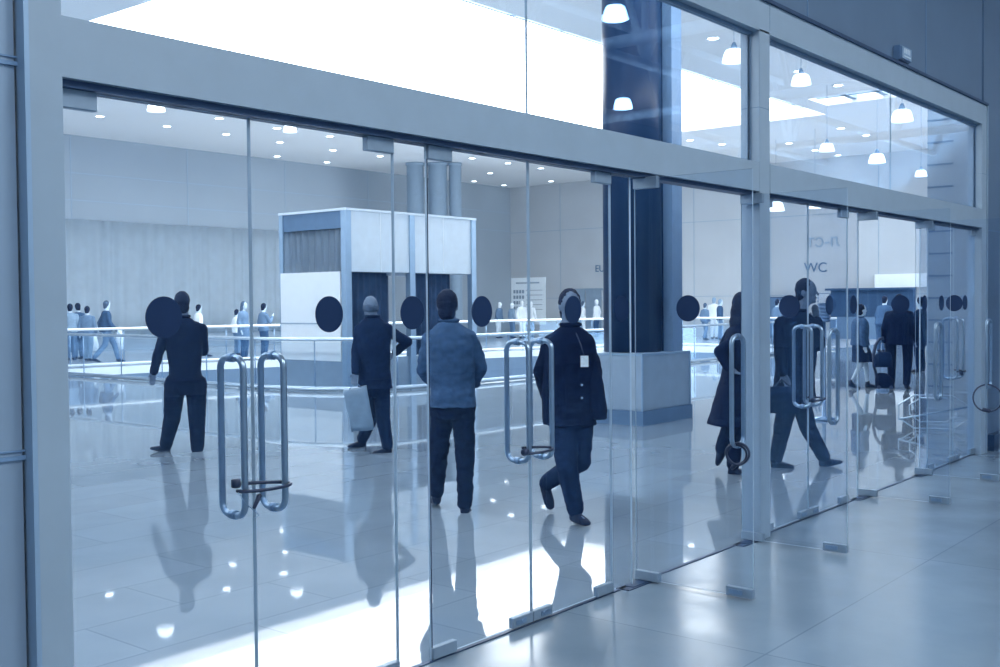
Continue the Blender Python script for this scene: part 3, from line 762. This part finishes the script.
    if skirt is None:
        for s in 'AB':
            an = j['an'+s]; kn = j['kn'+s]
            capsule(bm, j['hip'+s], .108*k*wide, kn, .084*k*wide); capsule(bm, kn, .084*k*wide, kn.lerp(an, .96)+Z*.005, .066*k*wide)
            capsule(bm, pel+Z*.05*k, .11*k, j['hip'+s], .11*k)
        loft(bm, [(pel+up*t, W, a*k, Dv, b*k) for t, a, b in ((-.16, .12, .11), (-.06, .165, .135), (.06, .18, .135), (.2, .16, .12))])
        remesh(bm, 'trousers', voxel*1.2, bottom, e, 4, wr*1.2, 9)
    else:
        kn = (j['knA']+j['knB'])/2
        kn = Vector((kn.x, kn.y, skirt)); v = kn-pel
        loft(bm, [(pel+v*t, W, a*k, Dv, b*k) for t, a, b in ((-.25, .15, .11), (0, .185, .14), (.5, .21, .18), (1, .235, .22))])
        remesh(bm, 'skirt', voxel*1.2, bottom, e, 3, wr*2, 9)
    # ---- jacket / coat
    bm = bmesh.new(); hm = hem/max(up.length, .1)
    a0 = max(.19*k, shw*.93)
    rr = [(-hm, .205*hemw, .165*hemw), (-hm*.5, .20*(1+hemw)/2, .16*(1+hemw)/2), (0, .195, .155), (.25, .180, .132), (.5, .190, .136), (.72, .200, .138), (.86, .185, .122), (.95, .125, .095), (1.0, .078, .076)]
    loft(bm, [(pel+up*t, W, a*k*bulk*(shw/(.19*k) if (t > .4 and shw > .19*k) else 1), Dv, b*k*bulk) for t, a, b in rr])
    for s in 'AB':
        sh, el, w_ = j['sh'+s], j['el'+s], j['wr'+s]
        capsule(bm, sh-Z*.035*k, .066*k*bulk, el, .060*k*bulk); capsule(bm, el, .062*k*bulk, w_.lerp(el, .06), .05*k*bulk)
        capsule(bm, sh-Z*.035*k, .064*k*bulk, nk+(sh-nk)*.3-Z*.055*k, .07*k)
    remesh(bm, 'jacket' if hem < .5 else 'coat', voxel*1.2, top, e, 4, wr*1.6, 7)
    if voxel < .012: # collar
        bm = bmesh.new()
        ring_ = [nk+Z*.015*k+(W*math.cos(t)*.072+Dv*math.sin(t)*.07)*k for t in [2*PI*i/20 for i in range(20)]]
        tube(bm, ring_, .017*k, 8, closed=True); link('collar', bm, shirt or top, e, True)
    # ---- shoes
    for s in 'AB':
        an, toe = j['an'+s], j['toe'+s]; d = toe-an; dh = Vector((d.x, d.y, 0)); dh = dh.normalized() if dh.length > .02 else f
        dd = (toe-(an-Z*.055*k)).normalized(); w_ = dd.cross(Z).normalized(); u_ = w_.cross(dd)
        heel = an-Z*.05*k-dd*.05*k
        L = (toe-heel).length+.03*k
        bm = bmesh.new()
        loft(bm, [(heel+dd*L*t+u_*o*k, w_, a*k, u_, b*k) for t, o, a, b in ((0, .0, .022, .028), (.06, .005, .036, .04), (.3, .005, .038, .048), (.5, -.004, .043, .038), (.75, -.012, .046, .027), (.93, -.018, .036, .018), (1, -.02, .018, .010))], 16)
        capsule(bm, an-Z*.03*k, .044*k, an+Z*.03*k, .042*k)
        remesh(bm, 'shoe', max(voxel*.9, .006), shoem, e, 2)
    return e
def fig_person(F, j, label, **kw): return build_person(F.root, -F.a, j, label, **kw)

# ---- 1. man from behind at left, left arm hanging
F = Fig(184, 452); J = F.J
j = dict(head=J(181.5, 303), neck=J(183, 317.5), shA=J(166, 328, .02), shB=J(202, 326, .0), elA=J(158, 354, -.03), wrA=J(154, 372, -.05), haA=J(152, 382, -.05),
         elB=J(203.5, 351, .06), wrB=J(197, 340, .28), haB=J(194, 336, .36), hipA=J(175, 384), hipB=J(196, 384), knA=J(172, 418, .02), anA=J(166, 445, .15), toeA=J(153, 447.5, .12),
         knB=J(197, 420, 0), anB=J(197.5, 449, 0), toeB=J(199, 452.5, .12), face=Vector((-.35, .94, 0)), hsA=Vector((1, .3, 0)))
fig_person(F, j, 'man seen from behind at the left, partly under the largest disc', top='cloth_navy', bottom='cloth_navy', hem=-.06, hair='short', hairm='hair_dark', wide=1.16)
# ---- 2. balding man with a bag
F = Fig(378, 452); J = F.J
j = dict(head=J(370.5, 307), neck=J(372.5, 317.5), shA=J(360, 326), shB=J(387, 326), elA=J(356.5, 352, .0), wrA=J(355.5, 373, -.18), haA=J(354, 383, -.23),
         elB=J(407, 342, .05), wrB=J(395, 353, .18), haB=J(389, 356, .24), hipA=J(369, 386), hipB=J(381, 386), knA=J(371, 418, .18), anA=J(362, 440, .45), toeA=J(350, 445, .42),
         knB=J(383, 417, -.03), anB=J(387.5, 447, -.05), toeB=J(374, 452.5, -.05), face=Vector((-.5, .86, 0)), hsA=Vector((1, .3, 0)))
f2 = fig_person(F, j, 'balding man in a dark suit seen from behind, carrying a pale paper bag', top='cloth_dark', bottom='cloth_dark', hem=.03, hair='bald', hairm='hair_grey', skin='skin')
hd = F.root + F.ri*j['haA'].x + F.aw*j['haA'].y + Vector((0, 0, j['haA'].z))
e = empty('paper_bag', hd, -F.a, 'pale paper carrier bag held low by the balding man', 'bag')
B = [J(343, 391, -.24)-j['haA'], J(367, 386, -.24)-j['haA'], J(374, 429, -.24)-j['haA'], J(351, 431, -.24)-j['haA']]
bm = bmesh.new(); A1 = [bm.verts.new(v+Vector((0, -.06, 0))) for v in B]; A2 = [bm.verts.new(v+Vector((0, .06, 0))) for v in B]
bm.faces.new(A1); bm.faces.new(A2[::-1])
for q in range(4): bm.faces.new((A1[q], A2[q], A2[(q+1) % 4], A1[(q+1) % 4]))
bmesh.ops.recalc_face_normals(bm, faces=bm.faces[:]); bmesh.ops.subdivide_edges(bm, edges=bm.edges[:], cuts=5, use_grid_fill=True)
for v in bm.verts: v.co += Vector((noise.noise(v.co*9), noise.noise(v.co*9+Vector((5, 0, 0))), noise.noise(v.co*9+Vector((0, 7, 0)))))*.018
link('bag_body', bm, 'paper_bag', e, True)
for y in (-.05, .05):
    bm = bmesh.new(); a, b = B[0].lerp(B[1], .25), B[0].lerp(B[1], .75); tube(bm, [a+Vector((0, y, 0)), a.lerp(b, .3)+Vector((0, y*.5, .05)), a.lerp(b, .7)+Vector((0, y*.5, .05)), b+Vector((0, y, 0))], .004, 6); link('bag_handle', bm, 'cloth_mid', e)
# ---- 3. man from behind in a creased jacket
F = Fig(452, 510); J = F.J
j = dict(head=J(447.5, 306), neck=J(449, 322.5), shA=J(431, 334), shB=J(470, 333), elA=J(423, 370, .05), wrA=J(433, 383, .24), haA=J(440, 378, .33),
         elB=J(480, 367, .05), wrB=J(475, 383, .22), haB=J(469, 380, .32), hipA=J(443, 405), hipB=J(463, 405), knA=J(438.5, 452, .06), anA=J(436.5, 494, .12), toeA=J(435, 500, .28),
         knB=J(465, 455, -.05), anB=J(465, 505, -.1), toeB=J(468, 511, .08), face=Vector((.12, .99, 0)))
fig_person(F, j, 'man seen from behind in a creased mid-toned jacket, elbows bent, at the dark door seam', top='cloth_slate', bottom='cloth_navy', hem=.012, hair='short', hairm='hair_dark', wr=.009, wide=.95)
# ---- 4. man with badge walking towards us
F = Fig(570, 521); J = F.J
j = dict(head=J(570, 306), neck=J(570.5, 326.5), shA=J(551, 338), shB=J(586, 336.5), elA=J(541, 371, .06), wrA=J(548, 400, .2), haA=J(556, 405, .25),
         elB=J(595, 372, .10), wrB=J(590, 398, .24), haB=J(583, 403, .27), hipA=J(562, 422), hipB=J(580, 422), knA=J(567, 466, -.16), anA=J(575.5, 511, -.10), toeA=J(586, 521.5, -.22),
         knB=J(580, 461, .0), anB=J(545.5, 484, .42), toeB=J(551, 505, .36), face=Vector((.22, -.97, 0)))
f4 = fig_person(F, j, 'man facing us in an open dark jacket with a white badge, hands behind his back', top='cloth_navy', bottom='cloth_dark', hem=.02, hair='short', hairm='hair_dark', wide=1.02, wr=.005)
bm = bmesh.new(); a, b = J(570, 417, -.02), J(603, 414, .02)
loft(bm, [(J(592, 352, .0), Vector((1, 0, 0)), .03, Vector((0, 1, 0)), .06), (J(594, 385, .0), Vector((1, 0, 0)), .075, Vector((0, 1, 0)), .10), (J(596.5, 410, .0), Vector((1, 0, 0)), .085, Vector((0, 1, 0)), .11), (J(597, 419, .0), Vector((1, 0, 0)), .075, Vector((0, 1, 0)), .10)])
remesh(bm, 'jacket_flap', .008, 'cloth_navy', f4, 4, .004)
bm = bmesh.new()
loft(bm, [(J(551, 360, .02), Vector((1, 0, 0)), .05, Vector((0, 1, 0)), .07), (J(550.5, 392, .02), Vector((1, 0, 0)), .07, Vector((0, 1, 0)), .10), (J(552, 424, .02), Vector((1, 0, 0)), .072, Vector((0, 1, 0)), .11)])
remesh(bm, 'jacket_flap', .008, 'cloth_navy', f4, 4, .004)
q = J(584.5, 361, -.19); bm = bmesh.new(); bx(bm, q.x-.03, q.x+.03, q.y-.004, q.y, q.z-.045, q.z+.04); link('badge', bm, 'badge_white', f4)
bm = bmesh.new(); tube(bm, [J(576, 333, -.09), J(581, 345, -.17), J(584, 356, -.19)], .005, 6); link('lanyard', bm, 'cable_black', f4)
for px, py in ((582, 385), (582, 398)):
    q = J(px, py, -.165); bm = bmesh.new(); ellip(bm, q, (.009, .006, .009), seg=8); link('button', bm, 'cloth_grey', f4)
# ---- 5. woman in long coat half behind the mullion
F = Fig(736, 475); J = F.J
j = std_pose(1.66, 60, .0)
j.update(head=J(743, 306), neck=J(742, 322, -.03), shA=J(731, 331, .14), shB=J(741, 331, -.14), elA=J(722, 352, .2), wrA=J(730, 366, .3), haA=J(736, 368, .33), elB=J(720, 352, -.18), wrB=J(729, 368, -.2), haB=J(736, 371, -.18),
         hipA=J(738, 384, .07), hipB=J(734, 384, -.07), knA=J(738, 426, .08), knB=J(730, 428, .02), anA=J(733, 466, .06), toeA=J(746, 473, .06), anB=J(721, 449, .18), toeB=J(717, 462, .2), face=Vector((.75, .66, 0)))
f5 = fig_person(F, j, 'long-haired woman in a long dark coat, half hidden by the mullion', top='cloth_navy', bottom='cloth_navy', hem=.40, hemw=1.4, hair='long', bulk=1.0)
# ---- 6. striding man right of the mullion
F = Fig(803, 467); J = F.J
j = dict(head=J(806.5, 292), neck=J(799, 312), shA=J(781, 320, -.06), shB=J(813, 321, .06), elA=J(780, 352, -.16), wrA=J(783, 373, -.22), haA=J(787, 382, -.24),
         elB=J(818, 345, .05), wrB=J(817, 320, .10), haB=J(815, 310, .09), hipA=J(789, 392, -.06), hipB=J(798, 392, .06), knB=J(808, 428, .10), anB=J(824, 458, .10), toeB=J(839, 461, .08),
         knA=J(782, 430, -.08), anA=J(776, 460, -.10), toeA=J(791, 465.5, -.10), face=Vector((.93, -.3, 0)))
fig_person(F, j, 'tall man in a dark coat striding right, just right of the mullion', k=1.03, top='cloth_navy', bottom='cloth_navy', hem=.06, hair='short', hairm='hair_dark', bulk=1.06, skin='skin')
hb = F.root + F.ri*j['haA'].x + F.aw*(j['haA'].y-.10) + Vector((0, 0, j['haA'].z))
e = empty('shoulder_bag', hb, -F.a, 'dark soft bag held low by the striding man', 'bag')
bm = bmesh.new(); loft(bm, [(Vector((-.05, 0, -.30)), Vector((1, 0, 0)), .17, Vector((0, 1, 0)), .06), (Vector((-.05, 0, -.12)), Vector((1, 0, 0)), .17, Vector((0, 1, 0)), .07), (Vector((-.04, 0, -.04)), Vector((1, 0, 0)), .13, Vector((0, 1, 0)), .04)]); link('bag_body', bm, 'cloth_dark', e, True)
bm = bmesh.new(); tube(bm, [(-.12, 0, -.04), (-.05, 0, .03), (.03, 0, -.04)], .01, 8); link('bag_strap', bm, 'cable_black', e)
# ---- 7. woman in skirt walking right
F = Fig(860, 388); J = F.J; k7 = .92
j = std_pose(1.60, 65, .28, -.1)
for s in 'AB': j['ha'+s] = j['wr'+s]+(j['wr'+s]-j['el'+s]).normalized()*.09
fig_person(F, j, 'short-haired woman in a jacket and knee-length skirt walking right', k=.92, top='cloth_slate', bottom='cloth_dark', hem=.02, skirt=.50, hair='bob', skin='skin_pale', voxel=.011, fingers=True, bulk=1.15)
# ---- 8. suited man from behind at the suitcase
F = Fig(899, 389); J = F.J
j = std_pose(1.78, 10, .12, .05, spread=.15)
for s in 'AB': j['ha'+s] = j['wr'+s]+(j['wr'+s]-j['el'+s]).normalized()*.09
fig_person(F, j, 'suited man seen from behind beside a wheeled bag, disc over his head', top='cloth_navy', bottom='cloth_navy', hem=.10, hair='short', voxel=.011, fingers=True, bulk=1.12)
# wheeled bag with curved handle
F2 = Fig(878, 391); e = empty('wheeled_bag', F2.root, -F2.a, 'dark wheeled bag with a tall curved handle left of the suited man', 'bag')
bm = bmesh.new(); loft(bm, [(F2.J(885, 388, 0), Vector((1, 0, 0)), .17, Vector((0, 1, 0)), .13), (F2.J(884, 379, 0), Vector((1, 0, 0)), .16, Vector((0, 1, 0)), .12), (F2.J(882, 373, 0), Vector((1, 0, 0)), .08, Vector((0, 1, 0)), .08)]); link('lower_bag', bm, 'cloth_navy', e, True)
bm = bmesh.new(); loft(bm, [(F2.J(883, 367, 0), Vector((1, 0, 0)), .17, Vector((0, 1, 0)), .11), (F2.J(883, 357, 0), Vector((1, 0, 0)), .16, Vector((0, 1, 0)), .11), (F2.J(884, 352, 0), Vector((1, 0, 0)), .11, Vector((0, 1, 0)), .08)]); link('upper_bag', bm, 'cloth_dark', e, True)
bm = bmesh.new(); tube(bm, [F2.J(x, y, 0) for x, y in ((881, 384), (876.5, 376), (874, 366), (873.5, 355), (875.5, 345), (879.5, 339), (884, 338))], .028, 8); link('curved_handle', bm, 'cable_black', e)
for x in (879, 891):
    q = F2.J(x, 388, 0); bm = bmesh.new(); tube(bm, [q+Vector((0, -.14, .02)), q+Vector((0, .14, .02))], .035, 12); link('wheel', bm, 'cable_black', e)

# ---- background people
def bg(px, py, h, phi, label, top, bottom, hair='short', hairm='hair_dark', stride=0., arm=0., group=None, skin='skin_pale', armup=None, hem=.06, lean=0., voxel=.02):
    F = Fig(px, py); j = std_pose(h, phi, stride, arm, lean, armup)
    return build_person(F.root, -F.a, j, label, k=h/1.75, top=top, bottom=bottom, hair=hair, hairm=hairm, voxel=voxel, fingers=False, wr=0, group=group, skin=skin, hem=hem)
gl = 'people beyond the far railing at the left'
bg(71, 360, 1.78, 10, 'person in pale clothes cut off by the left frame post', 'cloth_grey', 'cloth_mid', group=gl)
bg(79, 359, 1.80, -30, 'person in a dark coat among the group nearest the left frame post', 'cloth_slate', 'cloth_mid', hem=.3, group=gl)
bg(88, 361, 1.70, 20, 'person with a pale bag at the right of the group by the left frame post', 'cloth_mid', 'cloth_grey', stride=.1, group=gl)
bg(107, 362, 1.86, 75, 'man in a dark jacket walking right beyond the far railing at the left', 'cloth_slate', 'cloth_mid', stride=.45, arm=.2, group=gl, hairm='hair_grey')
p = G(91, 359); e = empty('carrier_bag', (p.x-.15, p.y-.3, 0), -.5, 'white carrier bag hanging by the group near the left post', 'bag')
def carrier(e, w, z0, z1):
    bm = bmesh.new(); loft(bm, [(Vector((0, 0, z0)), Vector((1, 0, 0)), w, Vector((0, 1, 0)), .08), (Vector((0, 0, (z0+z1)/2)), Vector((1, 0, 0)), w*.95, Vector((0, 1, 0)), .08), (Vector((0, 0, z1)), Vector((1, 0, 0)), w*.6, Vector((0, 1, 0)), .04)]); link('bag_body', bm, 'cloth_white', e, True)
    bm = bmesh.new(); tube(bm, [(-w*.4, 0, z1-.02), (0, 0, z1+.16), (w*.4, 0, z1-.02)], .012, 6); link('bag_handle', bm, 'cloth_white', e)
carrier(e, .22, .28, .80)
p = G(120, 361); e = empty('carrier_bag', (p.x, p.y, 0), -.5, 'white carrier bag held by the man walking right beyond the railing', 'bag'); carrier(e, .12, .38, .95)
bg(199, 357, 1.72, 70, 'person in white half hidden by the man at the left', 'cloth_white', 'cloth_grey', stride=.4, group=gl)
gm = 'people left of the booth'
bg(237, 355, 1.55, 60, 'smaller person in white behind the two talking left of the booth', 'cloth_white', 'cloth_mid', group=gm)
bg(244, 359.5, 1.80, 120, 'fair person in a grey coat facing the camera-holder left of the booth', 'cloth_mid', 'cloth_slate', hair='long', hairm='hair_grey', hem=.3, group=gm)
bg(264, 357.5, 1.74, 60, 'person in a grey jacket with raised arms left of the booth', 'cloth_mid', 'cloth_slate', armup=True, group=gm)
gc = 'people on the far side between booth and column'
bg(498, 338, 1.72, 120, 'person in grey with pale head, leftmost beyond the notice board', 'cloth_mid', 'cloth_white', hairm='cloth_white', skin='cloth_white', group=gc, lean=.1)
bg(512, 338, 1.68, 60, 'person in a grey jacket seen from behind, second beside the notice board', 'cloth_grey', 'cloth_mid', hairm='cloth_white', skin='cloth_white', group=gc)
bg(522, 338, 1.78, 150, 'person in white clothes left of the third door seam', 'cloth_white', 'cloth_white', hairm='cloth_white', skin='cloth_white', group=gc)
bg(531, 337, 1.74, 30, 'person in white with grey back at the third door seam', 'cloth_white', 'cloth_grey', hairm='cloth_white', skin='cloth_white', group=gc)
bg(583, 337, 1.72, 90, 'person in a white shirt just right of the badge man’s head', 'cloth_white', 'cloth_white', group=gc, hairm='hair_grey')
bg(597, 337, 1.80, -60, 'stout person in a white shirt and dark trousers left of the dark column', 'cloth_white', 'cloth_slate', group=gc, hairm='cloth_white')
gr = 'people between column and mullion'
bg(705, 340, 1.60, 45, 'slim person in grey, leftmost of three right of the dark column', 'cloth_mid', 'cloth_mid', group=gr, stride=.2, hairm='hair_grey')
bg(714, 339, 1.84, 20, 'person in white, middle of three right of the dark column', 'cloth_white', 'cloth_white', group=gr, hairm='cloth_grey')
bg(720, 340, 1.76, 80, 'person in a dark jacket, rightmost of three right of the dark column', 'cloth_slate', 'cloth_mid', group=gr, hairm='cloth_grey')
ge = 'people round the dark stall'
bg(777, 345.5, 1.72, 60, 'person behind the striding man’s shoulder at the mullion', 'cloth_mid', 'cloth_mid', group=ge)
bg(881, 352, 1.80, 30, 'person in dark clothes stooping behind the suited man', 'cloth_slate', 'cloth_slate', group=ge, lean=.2)
bg(921, 372, 1.74, -60, 'person in a dark coat with pale collar beside the pier', 'cloth_dark', 'cloth_dark', group=ge, hem=.3)

# ================================================================== LIGHT
w = bpy.data.worlds.new('sky'); S.world = w; w.use_nodes = True
bgn = w.node_tree.nodes['Background']; bgn.inputs['Color'].default_value = (.92, .97, 1, 1); bgn.inputs['Strength'].default_value = 7.0
def area(name, loc, rot, sx, sy, power, col=(.82, .92, 1), portal=False):
    l = bpy.data.lights.new(name, 'AREA'); l.shape = 'RECTANGLE'; l.size = sx; l.size_y = sy; l.energy = power; l.color = col
    o = bpy.data.objects.new(name, l); COL.objects.link(o); o.location = loc; o.rotation_euler = rot
    if portal: l.cycles.is_portal = True
    return o
area('skylight_portal', (24.4, 16.9, HZ+.33), (0, 0, 0), 22.8, 11, 1, portal=True)
WHT = (.93, .97, 1)
area('hall_side_fill', (HX0+.1, 17, 6.0), (0, -PI/2-.8, 0), 3.0, 32, 4500, WHT)  # unseen fill from the left, added to brighten left-facing surfaces
area('hall_front_fill', (19, .3, 6.0), (PI/2+.8, 0, 0), 40, 2.8, 3400, WHT)  # unseen fill above the doors, added to lift front faces and ceiling
area('lobby_fill', (9, -9.5, 8.8), (0, 0, 0), 7, 6, 1120, WHT)  # added overhead fill for the facade frame, no fixture built
area('lobby_fill', (-1, -8, 8.8), (0, 0, 0), 7, 6, 800, WHT)  # second added fill, lifts the left end of the facade

for x in (19, 33.5):  # upward spots added to brighten the trusses for their mirror image
    l = bpy.data.lights.new('truss_fill_spot', 'SPOT'); l.energy = 6000; l.color = WHT; l.spot_size = 1.3; l.shadow_soft_size = .1
    o = bpy.data.objects.new('truss_fill_spot', l); COL.objects.link(o); o.location = (x, -10.5, .4); o.rotation_euler = (PI, 0, 0)
S.view_settings.view_transform = 'Standard'; S.view_settings.look = 'None'; S.view_settings.gamma = 1; S.view_settings.exposure = 0
S.view_settings.use_curve_mapping = False
S.cycles.transparent_max_bounces = 40; S.cycles.max_bounces = 8; S.cycles.diffuse_bounces = 4; S.cycles.glossy_bounces = 5
S.cycles.use_denoising = True
S.cycles.sample_clamp_indirect = 8
S.cycles.caustics_reflective = False
